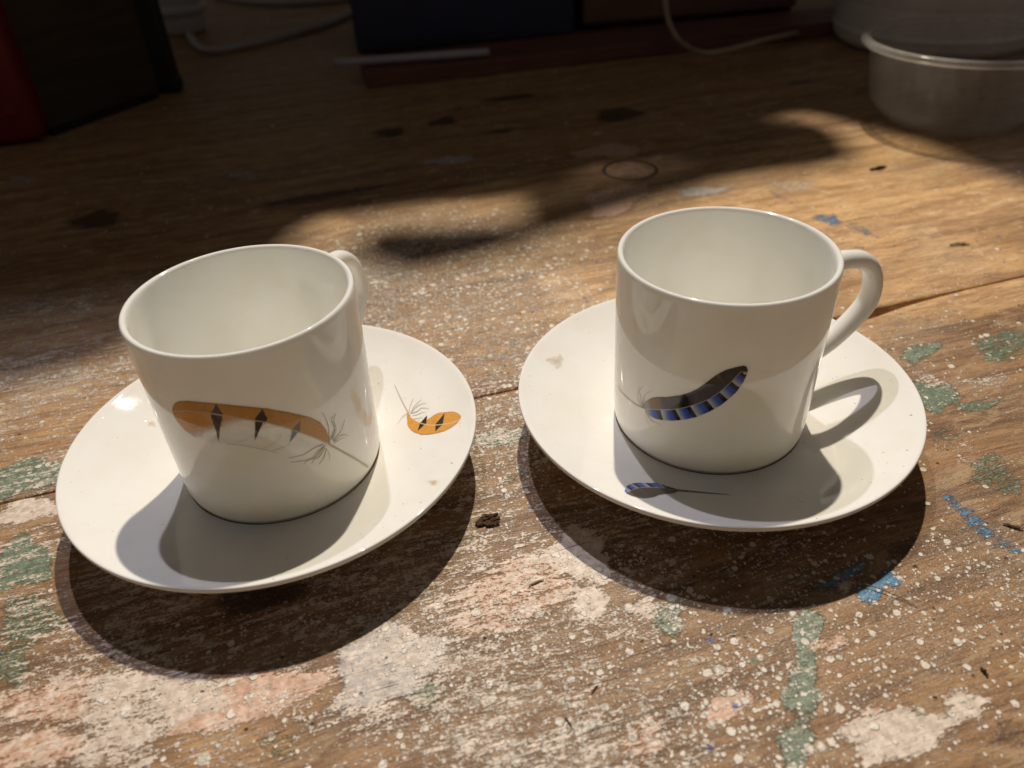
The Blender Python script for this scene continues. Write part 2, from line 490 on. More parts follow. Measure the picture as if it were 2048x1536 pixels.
BENCH = empty("workbench", (0, 0, 0), "worn wooden workbench top of wide boards spattered with old paint", "workbench")
M_BENCH = wood_paint_material()
EDGES = [-0.178, 0.0168, 0.2117, 0.4062, 0.601, 0.796, 0.991, 1.186, 1.381]


def wob(x, seed, amp):
    r_ = np.random.default_rng(seed)
    y = np.zeros_like(x)
    for k in range(14):
        f_ = 6 * 1.55 ** k
        y += r_.uniform(0.4, 1) * np.sin(x * f_ + r_.uniform(0, 6.28)) / (k + 1.5) ** 0.9
    return amp * y


for i, (v0, v1) in enumerate(zip(EDGES[:-1], EDGES[1:])):
    fine = v1 < 0.45
    du = 0.0018 if fine else 0.006
    us = np.concatenate([np.arange(-0.95, -0.34, 0.03), np.arange(-0.34, 0.42, du), np.arange(0.42, 0.96, 0.03)])
    nv = int((v1 - v0) / (0.0018 if fine else 0.006))
    ss = np.linspace(0, 1, nv)
    ss = np.concatenate([[0, 0.0025, 0.006], ss[2:-2], [0.994, 0.9975, 1]])
    lo = v0 + 0.0002 + np.abs(wob(us, 10 + i, 0.00022))
    hi = v1 - 0.0002 - np.abs(wob(us, 40 + i, 0.00022))
    if i == 1:   # chipped corner behind the right saucer
        uc = G(1715, 628)[:2] @ UD
        hi = hi - 0.0040 * np.exp(-((us - uc) / 0.014) ** 2) - 0.0016 * np.exp(-((us - uc - 0.02) / 0.02) ** 2)
    if i == 2:
        lo = lo + 0.0002
    U, Sg = np.meshgrid(us, ss, indexing='ij')
    Vg = lo[:, None] + (hi - lo)[:, None] * Sg
    edge = np.minimum(Vg - lo[:, None], hi[:, None] - Vg)
    Z = -0.0006 * np.exp(-edge / 0.0006) - 0.0003 * np.exp(-edge / 0.004)
    X = U * UD[0] + Vg * VD[0]; Y = U * UD[1] + Vg * VD[1]
    W = np.stack([X, Y, Z], -1).reshape(-1, 3)
    A, B = paint_attrs(W)
    org = np.array([UD[0] * 0 + VD[0] * (v0 + v1) / 2, VD[1] * (v0 + v1) / 2, 0])
    L = np.stack([U, Vg - (v0 + v1) / 2, Z], -1).reshape(-1, 3)     # local frame: x along the board
    a, b = U.shape
    idx = np.arange(a * b).reshape(a, b)
    F = np.stack([idx[:-1, :-1], idx[1:, :-1], idx[1:, 1:], idx[:-1, 1:]], -1).reshape(-1, 4).tolist()
    # sides and underside
    loop = np.concatenate([idx[:, 0], idx[-1, 1:], idx[-2::-1, -1], idx[0, -2:0:-1]])
    n0 = len(L)
    skirt = L[loop].copy(); skirt[:, 2] = -0.032
    allv = np.vstack([L, skirt])
    m = len(loop)
    for k in range(m):
        k2 = (k + 1) % m
        F.append((loop[k2], loop[k], n0 + k, n0 + k2))
    F.append(tuple(range(n0, n0 + m)))
    o = mesh_obj("board", allv, F, M_BENCH, BENCH, smooth=True)
    o.location = tuple(map(float, org)); o.rotation_euler = (0, 0, TH)
    for nm, arr in (("paintA", A), ("paintB", B)):
        at = o.data.color_attributes.new(nm, 'FLOAT_COLOR', 'POINT')
        full = np.zeros((len(allv), 4), np.float32); full[:n0] = arr
        at.data.foreach_set("color", full.ravel())

# ------------------------------------------------------------------ porcelain
def porcelain(name, base, dust=True, rough=0.10, sss=0.4):
    t = NT(name)
    v = t.coord()
    n = t.noise(v, 60, 4, 0.6)
    c = t.mix(t.ramp(n, 0.35, 0.75), base, tuple(b * k for b, k in zip(base, (0.965, 0.95, 0.915))))
    ro = t.ramp(t.noise(v, 180, 3, 0.6), 0.3, 0.8, rough * 0.7, rough * 1.7)
    if dust:
        n3 = t.noise(v, 35, 3, 0.5)
        vf = t.coord(scale=(1, 1, 0))
        for sc, thr, rad in ((420, 0.22, 0.13), (170, 0.20, 0.075), (800, 0.22, 0.20)):
            vo = t.voro(vf, sc)
            s = t.new("ShaderNodeSeparateColor"); t.l.new(vo.outputs["Color"], s.inputs[0])
            on = t.math('LESS_THAN', s.outputs[0], t.math('MULTIPLY', t.ramp(n3, 0.35, 0.65, 0.25, 1.1), thr))
            dot = t.math('MULTIPLY', on, t.ramp(vo.outputs["Distance"], t.math('MULTIPLY_ADD', s.outputs[1], rad, rad * 0.3), rad * 0.2))
            c = t.mix(t.math('MULTIPLY', dot, t.math('MULTIPLY_ADD', s.outputs[2], 0.6, 0.2)), c, (0.10, 0.075, 0.05))
            ro = t.math('ADD', ro, t.math('MULTIPLY', dot, 0.4))
    bmp = t.bump(t.noise(v, 90, 2, 0.5), 0.00008, 0.22)
    return t.out(**{"Base Color": c, "Roughness": ro, "IOR": 1.52, "Normal": bmp,
                    "Subsurface Weight": sss, "Subsurface Radius": (0.0040, 0.0037, 0.0031), "Subsurface Scale": 1.0})


M_CUP = porcelain("cup_glaze", (0.86, 0.848, 0.815), dust=False, rough=0.03)
M_CUPIN = porcelain("cup_inside_glaze", (0.875, 0.873, 0.845), dust=False, rough=0.09)
M_SAUCER = porcelain("saucer_glaze", (0.85, 0.835, 0.805), dust=True, rough=0.022, sss=0.05)

ZB = 0.0078          # where the cup stands
H = 0.0564
CUP_OUT = [(0.0265, 0.0), (0.0276, 0.0002), (0.0284, 0.0008), (0.02885, 0.0020), (0.02905, 0.0045), (0.0292, 0.009),
           (0.0294, 0.020), (0.0296, 0.032), (0.0298, 0.044), (0.0299, 0.052), (0.02995, 0.0552)]
RIM = [(0.0297, 0.05605), (0.02925, 0.0564), (0.02865, 0.0563), (0.02825, 0.0559), (0.02805, 0.0552)]
CUP_IN = [(0.0279, 0.050), (0.0277, 0.035), (0.0274, 0.018), (0.0268, 0.009), (0.0250, 0.0052), (0.021, 0.0040), (0.010, 0.0036), (0.0, 0.0035)]
SAU_TOP = [(0.0, 0.0078), (0.018, 0.0078), (0.0285, 0.0078), (0.0315, 0.0080), (0.035, 0.0088), (0.040, 0.0105), (0.046, 0.0128),
           (0.052, 0.0151), (0.0565, 0.0170), (0.0585, 0.0179), (0.0594, 0.0182)]
SAU_RIM = [(0.05985, 0.0181), (0.0600, 0.0176), (0.0599, 0.0170), (0.0594, 0.0163)]
SAU_BOT = [(0.057, 0.0151), (0.050, 0.0120), (0.043, 0.0086), (0.0375, 0.0058), (0.0350, 0.0040), (0.0342, 0.0020), (0.0338, 0.0002),
           (0.0328, 0.0), (0.0318, 0.0002), (0.0312, 0.0020), (0.0300, 0.0042), (0.026, 0.0050), (0.0, 0.0052)]


def densify(p, k=3):
    P = smooth_path([(a, 0, b) for a, b in p], (len(p) - 1) * k + 1)
    return [(max(0.0, x[0]), x[2]) for x in P]


HAND = [(0.0297, 0.0418), (0.0340, 0.0440), (0.0385, 0.0450), (0.0420, 0.0449), (0.0468, 0.0437), (0.0508, 0.0402), (0.0530, 0.0350), (0.0530, 0.0292),
        (0.0510, 0.0254), (0.0472, 0.0212), (0.0427, 0.0174), (0.0380, 0.0146), (0.0336, 0.0128), (0.0300, 0.0122)]
HRAD = [0.0034, 0.0031, 0.0029, 0.0028, 0.0028, 0.0028, 0.0029, 0.0030, 0.0030, 0.0030, 0.0030, 0.0030, 0.0032, 0.0036]


def make_cup(loc, az, label):
    root = empty("espresso_cup", loc, label, "cup", "espresso cups on their saucers")
    prof_out = densify(CUP_OUT); prof_rim = densify([CUP_OUT[-1]] + RIM); prof_in = densify([RIM[-1]] + CUP_IN)
    prof = [(0.0, 0.0012), (0.022, 0.0012), (0.0245, 0.0006)] + prof_out + prof_rim[1:] + prof_in[1:]
    v, f = lathe(prof, 192)
    o = mesh_obj("cup_body", v, f, [M_CUP, M_CUPIN], root, smooth=True)
    zi = np.array([np.mean([v[i][2] for i in q]) for q in f]); ri = np.array([np.mean([math.hypot(v[i][0], v[i][1]) for i in q]) for q in f])
    inner = (ri < 0.0281) & (zi > 0.003) & (np.arange(len(f)) > len(prof_out) * 192)
    o.data.polygons.foreach_set("material_index", inner.astype(np.int32))
    path = smooth_path([(r * math.cos(az), r * math.sin(az), z) for r, z in HAND], 56)
    rad = np.interp(np.linspace(0, 1, 56), np.linspace(0, 1, len(HRAD)), HRAD)
    v, f = tube(path, rad, 20, True, 1.12)
    mesh_obj("handle", v, f, M_CUP, root, smooth=True)
    return root


def make_saucer(loc, label):
    prof = densify(SAU_TOP) + densify([SAU_TOP[-1]] + SAU_RIM + [SAU_BOT[0]])[1:] + densify(SAU_BOT)[1:]
    v, f = lathe(prof, 224)
    f = [q[::-1] for q in f]
    o = mesh_obj("saucer", v, f, M_SAUCER, None, smooth=True, loc=loc)
    return tag(o, label, "saucer", "porcelain saucers on the workbench")


SL = np.array([-0.07118, 0.18155, 0.0]); SR = np.array([0.06175, 0.19139, 0.0])
CL = np.array([-0.07017, 0.18085, ZB]); CR = np.array([0.06065, 0.19041, ZB])
saucerL = make_saucer(SL, "white saucer with small orange feather, beneath the orange feather cup")
saucerR = make_saucer(SR, "white saucer with small blue striped feather, beneath the blue feather cup")
cupL = make_cup(CL, R(67), "white espresso cup with large orange black barred feather on its front")
cupR = make_cup(CR, R(17), "white espresso cup with blue striped dark feather on its front")


# ------------------------------------------------------------------ feather prints fired on the glaze
def decal_material():
    t = NT("fired_print")
    a = t.new("ShaderNodeVertexColor", layer_name="tint")
    n = t.noise(t.coord(), 2500, 3, 0.6)
    c = t.mix(0.35, a.outputs[0], t.mix(t.ramp(n, 0.3, 0.7), (0.72, 0.72, 0.72), (1.15, 1.15, 1.15)), 'MULTIPLY')
    m = t.out(**{"Base Color": c, "Roughness": 0.05, "IOR": 1.5})
    tl = t.new("ShaderNodeBsdfTranslucent"); t.l.new(c, tl.inputs[0])      # ink layer: the glowing china shows through
    ad = t.new("ShaderNodeMixShader"); ad.inputs[0].default_value = 0.14
    t.l.new(t.b.outputs[0], ad.inputs[1]); t.l.new(tl.outputs[0], ad.inputs[2])
    t.l.new(ad.outputs[0], t.n["Material Output"].inputs[0])
    return m


M_PRINT = decal_material()
OUTR = np.array(CUP_OUT)
TOPR = np.array(SAU_TOP)


def on_cup(u, v, c, lift):
    """points and normals where picture rays meet the front of a cup"""
    d = ray(u, v); d = d / np.linalg.norm(d, axis=-1, keepdims=True)
    rad = np.full(d.shape[:-1], 0.0294)
    for _ in range(12):
        ox, oy = EYE[0] - c[0], EYE[1] - c[1]
        a = d[..., 0] ** 2 + d[..., 1] ** 2; b = ox * d[..., 0] + oy * d[..., 1]; cc = ox * ox + oy * oy - (rad + lift) ** 2
        t = (-b - np.sqrt(np.maximum(b * b - a * cc, 0))) / a
        P = EYE + t[..., None] * d
        rad = np.interp(P[..., 2] - c[2], OUTR[:, 1], OUTR[:, 0])
    return P - c


def on_saucer(u, v, c, lift):
    z = np.full(np.shape(u), 0.012)
    for _ in range(25):
        d = ray(u, v); t = (z - CAMH) / d[..., 2]
        P = EYE + t[..., None] * d
        z = 0.5 * z + 0.5 * (np.interp(np.hypot(P[..., 0] - c[0], P[..., 1] - c[1]), TOPR[:, 0], TOPR[:, 1]) + lift)
    P[..., 2] = z
    return P - c


def lerp_line(pts, x):
    p = np.array(pts, float)
    return np.interp(x, p[:, 0], p[:, 1])


def decal(name, parent, surf, c, org, sc, bbox, step, fn, lift=0.00010):
    u = np.arange(bbox[0], bbox[2], step); v = np.arange(bbox[1], bbox[3], step)
    Ug, Vg = np.meshgrid(u, v, indexing='ij')
    mask, col = fn(Ug, Vg)
    fu, fv = Ug[:-1, :-1] + step / 2, Vg[:-1, :-1] + step / 2
    fm, _ = fn(fu, fv)
    P = surf(org[0] + Ug / sc, org[1] + Vg / sc, c, lift)
    idx = np.arange(Ug.size).reshape(Ug.shape)
    F = np.stack([idx[:-1, :-1], idx[:-1, 1:], idx[1:, 1:], idx[1:, :-1]], -1)[fm]
    used, inv = np.unique(F.ravel(), return_inverse=True)
    o = mesh_obj(name, P.reshape(-1, 3)[used], inv.reshape(-1, 4)[:, ::-1], M_PRINT, parent, smooth=True)
    at = o.data.color_attributes.new("tint", 'FLOAT_COLOR', 'POINT')
    cc = np.ones((len(used), 4), np.float32); cc[:, :3] = col.reshape(-1, 3)[used]
    at.data.foreach_set("color", cc.ravel())
    return o


def strokes(name, parent, surf, c, org, sc, lines, lift=0.00016):
    """thin painted lines: (points, width0, width1, colour)"""
    V, F, K = [], [], []
    for pts, w0, w1, col in lines:
        P = smooth_path([(a, b, 0) for a, b in pts], max(8, len(pts) * 6))[:, :2]
        T = np.gradient(P, axis=0); T /= np.linalg.norm(T, axis=1)[:, None]
        N = np.stack([-T[:, 1], T[:, 0]], 1)
        ww = np.linspace(w0, w1, len(P))[:, None] / 2
        a, b = P + N * ww, P - N * ww
        n0 = len(V)
        for p, q in zip(a, b): V += [p, q]; K += [col, col]
        for k in range(len(P) - 1): F.append((n0 + 2 * k, n0 + 2 * k + 1, n0 + 2 * k + 3, n0 + 2 * k + 2))
    V = np.array(V)
    P = surf(org[0] + V[:, 0] / sc, org[1] + V[:, 1] / sc, c, lift)
    # face outwards
    o = mesh_obj(name, P, F, M_PRINT, parent, smooth=True)
    at = o.data.color_attributes.new("tint", 'FLOAT_COLOR', 'POINT')
    cc = np.ones((len(V), 4), np.float32); cc[:, :3] = np.array(K)
    at.data.foreach_set("color", cc.ravel())
    return o


def hash2(a, b):
    return np.abs(np.modf(np.sin(a * 12.9898 + b * 78.233) * 43758.5453)[0])


def streak(x, y, f, s):
    """barb-like streaks"""
    q = x * f + y * s
    q = q + 1.7 * np.sin(0.013 * x + 0.021 * y) + 1.1 * np.sin(0.031 * x - 0.017 * y + 2.0)
    return 0.5 + (0.20 * np.sin(q) + 0.17 * np.sin(2.3 * q + 1.3) + 0.13 * np.sin(4.7 * q + 0.4)) * (0.6 + 0.4 * np.sin(0.047 * x + 0.9))


ORANGE = np.array([0.74, 0.365, 0.078]); DARK = np.array([0.050, 0.036, 0.036]); BONE = np.array([0.70, 0.58, 0.42])
PALE = np.array([0.84, 0.82, 0.775])

# -- big orange feather
FO = (320, 770); FS = 2048 / 440
A_UP = [(112, 235), (118, 200), (135, 172), (170, 153), (250, 148), (500, 170), (750, 195), (1000, 220), (1200, 255), (1400, 300), (1490, 345), (1545, 415), (1578, 500), (1588, 555)]
A_Q = [(112, 242), (250, 240), (450, 262), (600, 285), (800, 318), (1000, 350), (1200, 405), (1400, 475), (1588, 556)]
A_LO = [(112, 244), (125, 280), (160, 340), (230, 420), (320, 485), (450, 525), (600, 548), (800, 570), (900, 590), (1050, 618), (1200, 612), (1400, 585), (1588, 557)]


def fn_a(u, v):
    up, q, lo = lerp_line(A_UP, u), lerp_line(A_Q, u), lerp_line(A_LO, u)
    m = (u > 112) & (u < 1588) & (v > up) & (v < lo)
    below = v > q
    st = streak(u, v, 0.10, 0.16)[..., None]
    st2 = streak(u, v, 0.07, -0.20)[..., None]
    og = ORANGE * (0.90 + 0.20 * st)
    edge = np.clip((v - up) / 18, 0, 1)[..., None]
    og = og * (0.65 + 0.35 * edge)
    lowf = np.clip((u - 400 + 0.9 * (v - q) - 260 * (1 - np.clip((v - q) / 230, 0, 1))) / 200, 0, 1)[..., None]
    lowc = ((ORANGE * 1.15 + 0.03) * (0.88 + 0.24 * st2)) * (1 - lowf) + PALE * (0.95 + 0.08 * st2) * lowf
    col = np.where(below[..., None], lowc, og)
    for (tx, ty), (bx, by), (cx, cy), hw, dens in (((522, 168), (545, 540), (527, 272), 62, 1.0), ((955, 212), (880, 525), (942, 318), 64, 1.0), ((1312, 318), (1205, 545), (1258, 430), 50, 0.72)):
        s = np.where(v < cy, (v - ty) / (cy - ty), (by - v) / (by - cy))
        ax = np.where(v < cy, cx + (tx - cx) * (cy - v) / (cy - ty), cx + (bx - cx) * (v - cy) / (by - cy))
        k = hw * np.clip(s, 0, 1) ** 1.0 * (1 + 0.05 * np.sin(v * 0.11 + u * 0.05))
        inn = np.clip((k - np.abs(u - ax)) / 8, 0, 1) * (s > 0)
        inn = (inn * dens)[..., None]
        col = col * (1 - inn) + DARK * (0.8 + 0.5 * st) * inn
    keep = np.zeros(u.shape)
    for (tx, ty), (bx, by), hw in (((522, 168), (545, 540), 40), ((955, 212), (880, 525), 40), ((1312, 318), (1205, 545), 32)):
        keep = np.maximum(keep, (np.abs(u - np.interp(v, [ty, by], [tx, bx])) < hw * np.clip((by - v) / (by - q + 1), 0, 1)) * 1.0)
    keep = np.maximum(keep, (np.abs(v - q) < 9) * 1.0)
    alpha = np.where(below, np.maximum(1 - 0.86 * lowf[..., 0], keep), 1.0)
    m = m & (hash2(np.round(u * 3.1), np.round(v * 2.7)) < alpha)
    rach = np.clip(1.5 - np.abs(v - q) / 5.0, 0, 1)[..., None]
    col = col * (1 - rach) + BONE * rach
    edge2 = (np.clip(1 - (lo - v) / 10, 0, 1) * below)[..., None] * 0.5
    col = col * (1 - edge2) + np.array([0.40, 0.35, 0.28]) * edge2
    return m, col


fp = decal("feather_print", cupL, on_cup, CL, FO, FS, (100, 140, 1600, 640), 3.6, fn_a)
SGX = np.array([0.62, 0.58, 0.52]); GREY = np.array([0.40, 0.34, 0.26]); LGREY = np.array([0.50, 0.45, 0.37])
strokes("feather_barbs", fp, on_cup, CL, FO, FS, [
    ([(1575, 550), (1700, 620), (1850, 705), (1940, 765)], 20, 26, np.array([0.60, 0.53, 0.41])),
    ([(1575, 520), (1570, 400), (1545, 320), (1510, 255)], 9, 4, GREY), ([(1580, 520), (1625, 420), (1600, 330), (1610, 290)], 8, 4, GREY),
    ([(1600, 510), (1640, 420), (1620, 330), (1635, 265)], 6, 4, GREY), ([(1610, 520), (1690, 420), (1720, 320)], 7, 4, LGREY),
    ([(1615, 530), (1690, 470), (1760, 470)], 7, 4, LGREY), ([(1620, 540), (1690, 500), (1730, 490)], 6, 3, LGREY),
    ([(1520, 555), (1430, 590), (1330, 650), (1195, 680)], 7, 4, np.array([0.30, 0.27, 0.22])), ([(1540, 560), (1470, 620), (1400, 690), (1210, 722)], 8, 4, GREY),
    ([(1530, 570), (1450, 670), (1380, 700), (1340, 735)], 7, 4, GREY), ([(1540, 580), (1480, 670), (1440, 690), (1410, 735)], 7, 4, GREY),
    ([(1550, 590), (1525, 680), (1480, 740)], 7, 4, GREY), ([(1555, 600), (1580, 650), (1575, 700)], 6, 3, LGREY),
    ([(620, 548), (760, 562), (900, 588), (1000, 608), (1100, 636)], 4, 3, LGREY), ([(700, 540), (820, 500), (900, 430)], 4, 2, SGX), ([(960, 590), (1060, 540), (1130, 470)], 4, 2, SGX), ([(1050, 610), (1150, 580), (1210, 545)], 4, 2, LGREY)])

# -- blue striped feather on the right cup
BO = (1220, 700); BS = 2048 / 340
B_UP = [(385, 690), (430, 620), (500, 578), (570, 566), (700, 566), (850, 545), (950, 515), (1050, 470), (1150, 400), (1280, 300), (1400, 237), (1520, 205), (1610, 188), (1645, 200), (1662, 235)]
B_Q = [(385, 698), (460, 712), (600, 719), (750, 718), (900, 695), (1050, 650), (1200, 590), (1330, 500), (1450, 395), (1530, 310), (1585, 258), (1662, 240)]
B_LO = [(385, 700), (445, 722), (480, 790), (550, 830), (640, 846), (760, 852), (900, 840), (1050, 806), (1200, 742), (1330, 670), (1420, 600), (1520, 510), (1600, 400), (1640, 320), (1662, 245)]
BT = np.array([420, 605, 785, 965, 1165, 1320, 1465, 1590]); BB = np.array([440, 640, 855, 1050, 1255, 1420, 1565, 1668])


def stripes(f, wv):
    """f: 0..1 along one band (white to black)"""
    W_ = np.array([0.72, 0.71, 0.70]); LB = np.array([0.30, 0.43, 0.80]); BL = np.array([0.075, 0.18, 0.68]); BK = np.array([0.022, 0.018, 0.024])
    xs = [0.0, 0.14, 0.26, 0.48, 0.70, 0.78, 1.0]; cs = np.array([W_, W_ * 0.95, LB, BL, BL * 0.7, BK, BK])
    return np.stack([np.interp(f, xs, cs[:, k]) for k in range(3)], -1) * (0.88 + 0.24 * wv)


def fn_b(u, v):
    up, q, lo = lerp_line(B_UP, u), lerp_line(B_Q, u), lerp_line(B_LO, u)
    m = (u > 385) & (u < 1662) & (v > up) & (v < lo)
    below = v > q
    wv = streak(u, v, 0.11, 0.19)[..., None]
    xs = [380, 470, 500, 560, 620, 660, 830, 880, 980, 1040, 1400, 1700]
    cs = np.array([[.55, .54, .52], [.50, .49, .47], [.44, .26, .15], [.42, .23, .13], [.30, .22, .17], [.15, .13, .12], [.13, .11, .10], [.035, .025, .022], [.045, .032, .03], [.11, .085, .07], [.07, .052, .042], [.04, .03, .025]])
    lean = u - 0.25 * (v - q)
    cu = np.stack([np.interp(lean, xs, cs[:, k]) for k in range(3)], -1) * (0.7 + 0.6 * wv)
    eu = np.clip((v - up) / 14, 0, 1)[..., None]
    cu = cu * (0.55 + 0.45 * eu)
    wq = np.clip((v - q) / np.maximum(lo - q, 4), 0, 1)
    f = np.zeros_like(u); done = np.zeros(u.shape, bool)
    for k in range(len(BT) - 1):
        a = BT[k] + (BB[k] - BT[k]) * wq; b = BT[k + 1] + (BB[k + 1] - BT[k + 1]) * wq
        s = (u >= a) & (u < b) & ~done
        f = np.where(s, (u - a) / (b - a), f); done |= s
    cl = stripes(f, wv)
    tipf = np.clip((u - 1560) / 20, 0, 1)[..., None] * np.clip((275 - v) / 20, 0, 1)[..., None]
    cl = cl * (1 - tipf) + np.array([0.03, 0.022, 0.02]) * tipf
    col = np.where(below[..., None], cl, cu)
    rach = (np.clip(1.5 - np.abs(v - q) / 4.0, 0, 1) * (u < 1590))[..., None]
    col = col * (1 - rach) + np.array([0.66, 0.62, 0.56]) * rach
    return m, col


fp = decal("feather_print", cupR, on_cup, CR, BO, BS, (376, 180, 1680, 870), 4.0, fn_b)
strokes("feather_barbs", fp, on_cup, CR, BO, BS, [
    ([(430, 705), (330, 670), (220, 590), (130, 500), (85, 420)], 9, 5, np.array([0.46, 0.41, 0.34])),
    ([(385, 685), (400, 600), (430, 530), (500, 495)], 7, 3, np.array([0.36, 0.31, 0.25])), ([(375, 680), (370, 560), (350, 500), (400, 430)], 6, 3, LGREY),
    ([(365, 675), (330, 560), (345, 450)], 5, 3, LGREY), ([(400, 690), (410, 630), (440, 600)], 6, 3, GREY),
    ([(430, 725), (470, 820), (530, 880)], 7, 3, GREY), ([(450, 740), (510, 850), (620, 900)], 6, 3, LGREY), ([(420, 720), (450, 860), (500, 930)], 5, 2, LGREY)])

# -- small orange feather on the left saucer
CO = (760, 750); CS = 10.24
C_UP = [(560, 775), (600, 840), (720, 925), (800, 962), (900, 955), (985, 905), (1050, 860), (1110, 815), (1200, 775), (1350, 755), (1500, 750), (1590, 775), (1640, 820), (1660, 860)]
C_Q = [(550, 780), (600, 850), (700, 925), (800, 972), (900, 1008), (1050, 1030), (1250, 1015), (1400, 995), (1550, 955), (1660, 880)]
C_LO = [(550, 900), (560, 1010), (590, 1070), (640, 1130), (700, 1170), (850, 1222), (1000, 1216), (1150, 1192), (1300, 1150), (1450, 1080), (1580, 980), (1650, 885), (1660, 862)]


def fn_c(u, v):
    up, q, lo = lerp_line(C_UP, u), lerp_line(C_Q, u), lerp_line(C_LO, u)
    lo = np.where(u < 560, 780 + (u - 545) * 15, lo)
    m = (u > 550) & (u < 1660) & (v > up) & (v < lo)
    st = streak(u, v, 0.022, 0.05)[..., None]
    col = ORANGE * 1.05 * (0.86 + 0.28 * st)
    e = np.clip((lo - v) / 25, 0, 1)[..., None] * np.clip((v - up) / 25, 0, 1)[..., None]
    col = col * (0.8 + 0.2 * e)
    for (tx, ty), (bx, by), (cx, cy), hw in (((968, 815), (758, 1165), (885, 985), 72), ((1335, 755), (1125, 1170), (1212, 1005), 82)):
        s = np.where(v < cy, (v - ty) / (cy - ty), (by - v) / (by - cy))
        ax = np.where(v < cy, cx + (tx - cx) * (cy - v) / (cy - ty), cx + (bx - cx) * (v - cy) / (by - cy))
        inn = (np.clip((hw * np.clip(s, 0, 1) - np.abs(u - ax)) / 12, 0, 1) * (s > 0))[..., None]
        m = m | ((inn[..., 0] > 0.3) & (v > 800) & (v < 1190))
        col = col * (1 - inn) + DARK * inn
    r_ = (np.clip(1.5 - np.abs(v - q) / 9.0, 0, 1) * (u > 620))[..., None]
    col = col * (1 - r_) + np.array([0.80, 0.60, 0.40]) * r_
    return m, col


SG = np.array([0.60, 0.56, 0.49]); SG2 = np.array([0.68, 0.63, 0.55])
fp = decal("feather_print", saucerL, on_saucer, SL, CO, CS, (540, 740, 1680, 1240), 9.0, fn_c)
strokes("feather_barbs", fp, on_saucer, SL, CO, CS, [
    ([(300, 200), (360, 340), (440, 510), (540, 700), (620, 850)], 12, 24, np.array([0.55, 0.49, 0.40])),
    ([(590, 770), (620, 620), (680, 480)], 16, 8, SG), ([(620, 770), (700, 640), (840, 500)], 14, 8, SG2), ([(630, 780), (740, 650), (850, 590), (950, 575)], 14, 8, SG),
    ([(620, 785), (760, 740), (860, 670), (1000, 690)], 18, 8, SG), ([(660, 830), (780, 800), (860, 760), (930, 760)], 14, 8, SG2), ([(700, 890), (800, 880), (870, 850)], 14, 6, SG),
    ([(550, 790), (470, 830), (420, 920)], 10, 5, SG2), ([(550, 800), (450, 870), (350, 1000)], 9, 5, SG2)])

# -- small blue feather on the right saucer
DO = (1220, 930); DS = 2048 / 260
D_UP = [(232, 400), (250, 345), (290, 312), (330, 293), (450, 275), (600, 282), (740, 278), (850, 315), (950, 345), (1060, 380), (1110, 390)]
D_Q = [(232, 445), (300, 418), (400, 372), (520, 350), (700, 350), (850, 368), (950, 378), (1110, 393)]
D_LO = [(232, 410), (260, 445), (340, 482), (450, 511), (580, 519), (690, 500), (780, 466), (880, 450), (1000, 440), (1060, 412), (1110, 397)]
DT = np.array([200, 330, 460, 650, 880, 1010]); DB = np.array([200, 250, 345, 545, 810, 960])


def fn_d(u, v):
    up, q, lo = lerp_line(D_UP, u), lerp_line(D_Q, u), lerp_line(D_LO, u)
    m = (u > 232) & (u < 1110) & (v > up) & (v < lo)
    wv = streak(u, v, 0.13, 0.2)[..., None]
    wq = np.clip((q - v) / np.maximum(q - up, 4), 0, 1)
    f = np.zeros_like(u); done = np.zeros(u.shape, bool)
    for k in range(len(DT) - 1):
        a = DT[k] + (DB[k] - DT[k]) * wq; b = DT[k + 1] + (DB[k + 1] - DT[k + 1]) * wq
        s = (u >= a) & (u < b) & ~done
        f = np.where(s, 1 - (u - a) / (b - a), f); done |= s
    cl = stripes(f, wv)
    cl = np.where((u > 900)[..., None], np.array([0.05, 0.04, 0.045]) * (0.8 + 0.5 * wv), cl)
    cd_ = np.array([0.125, 0.105, 0.078]) * (0.75 + 0.5 * wv)
    col = np.where((v > q)[..., None], cd_, cl)
    r_ = (np.clip(1.4 - np.abs(v - q) / 5.0, 0, 1) * (u > 300) * (u < 820))[..., None]
    col = col * (1 - r_) + np.array([0.60, 0.56, 0.48]) * r_
    return m, col


fp = decal("feather_print", saucerR, on_saucer, SR, DO, DS, (225, 265, 1120, 530), 6.0, fn_d)
strokes("feather_barbs", fp, on_saucer, SR, DO, DS, [
    ([(1050, 390), (1250, 408), (1500, 432), (1750, 452), (1900, 460)], 22, 5, np.array([0.17, 0.13, 0.09])),
    ([(480, 400), (540, 425), (575, 475)], 7, 4, np.array([0.36, 0.31, 0.22])),
    ([(700, 440), (850, 425), (1050, 408)], 8, 4, np.array([0.2, 0.16, 0.12]))])


# ------------------------------------------------------------------ small stains, painted contact shadow and crumbs
def splat(name, parent, c, px, py, a, b, col):
    def fn(u, v):
        d = np.hypot(u / a, v / b); ang = np.arctan2(v, u)
        d = d * (1 + 0.25 * np.sin(3 * ang + px) + 0.15 * np.sin(7 * ang))
        h = hash2(np.round(u), np.round(v))
        m = (d < 1) & (h > 0.25 * d + 0.1)
        k = (np.clip(1 - d, 0, 1) * (0.3 + 0.7 * h))[..., None]
        return m, np.array([0.80, 0.755, 0.68]) * (1 - k) + np.array(col) * k
    return decal(name, parent, on_saucer, c, (px, py), 1.0, (-a * 1.4, -b * 1.4, a * 1.4, b * 1.4), 1.2, fn, 0.00008)


splat("stain_or_shade", saucerR, SR, 1113, 722, 15, 11, (0.62, 0.50, 0.32))
splat("stain_or_shade", saucerL, SL, 867, 965, 9, 6, (0.62, 0.36, 0.14))
splat("stain_or_shade", saucerL, SL, 304, 846, 7, 6, (0.45, 0.26, 0.10))

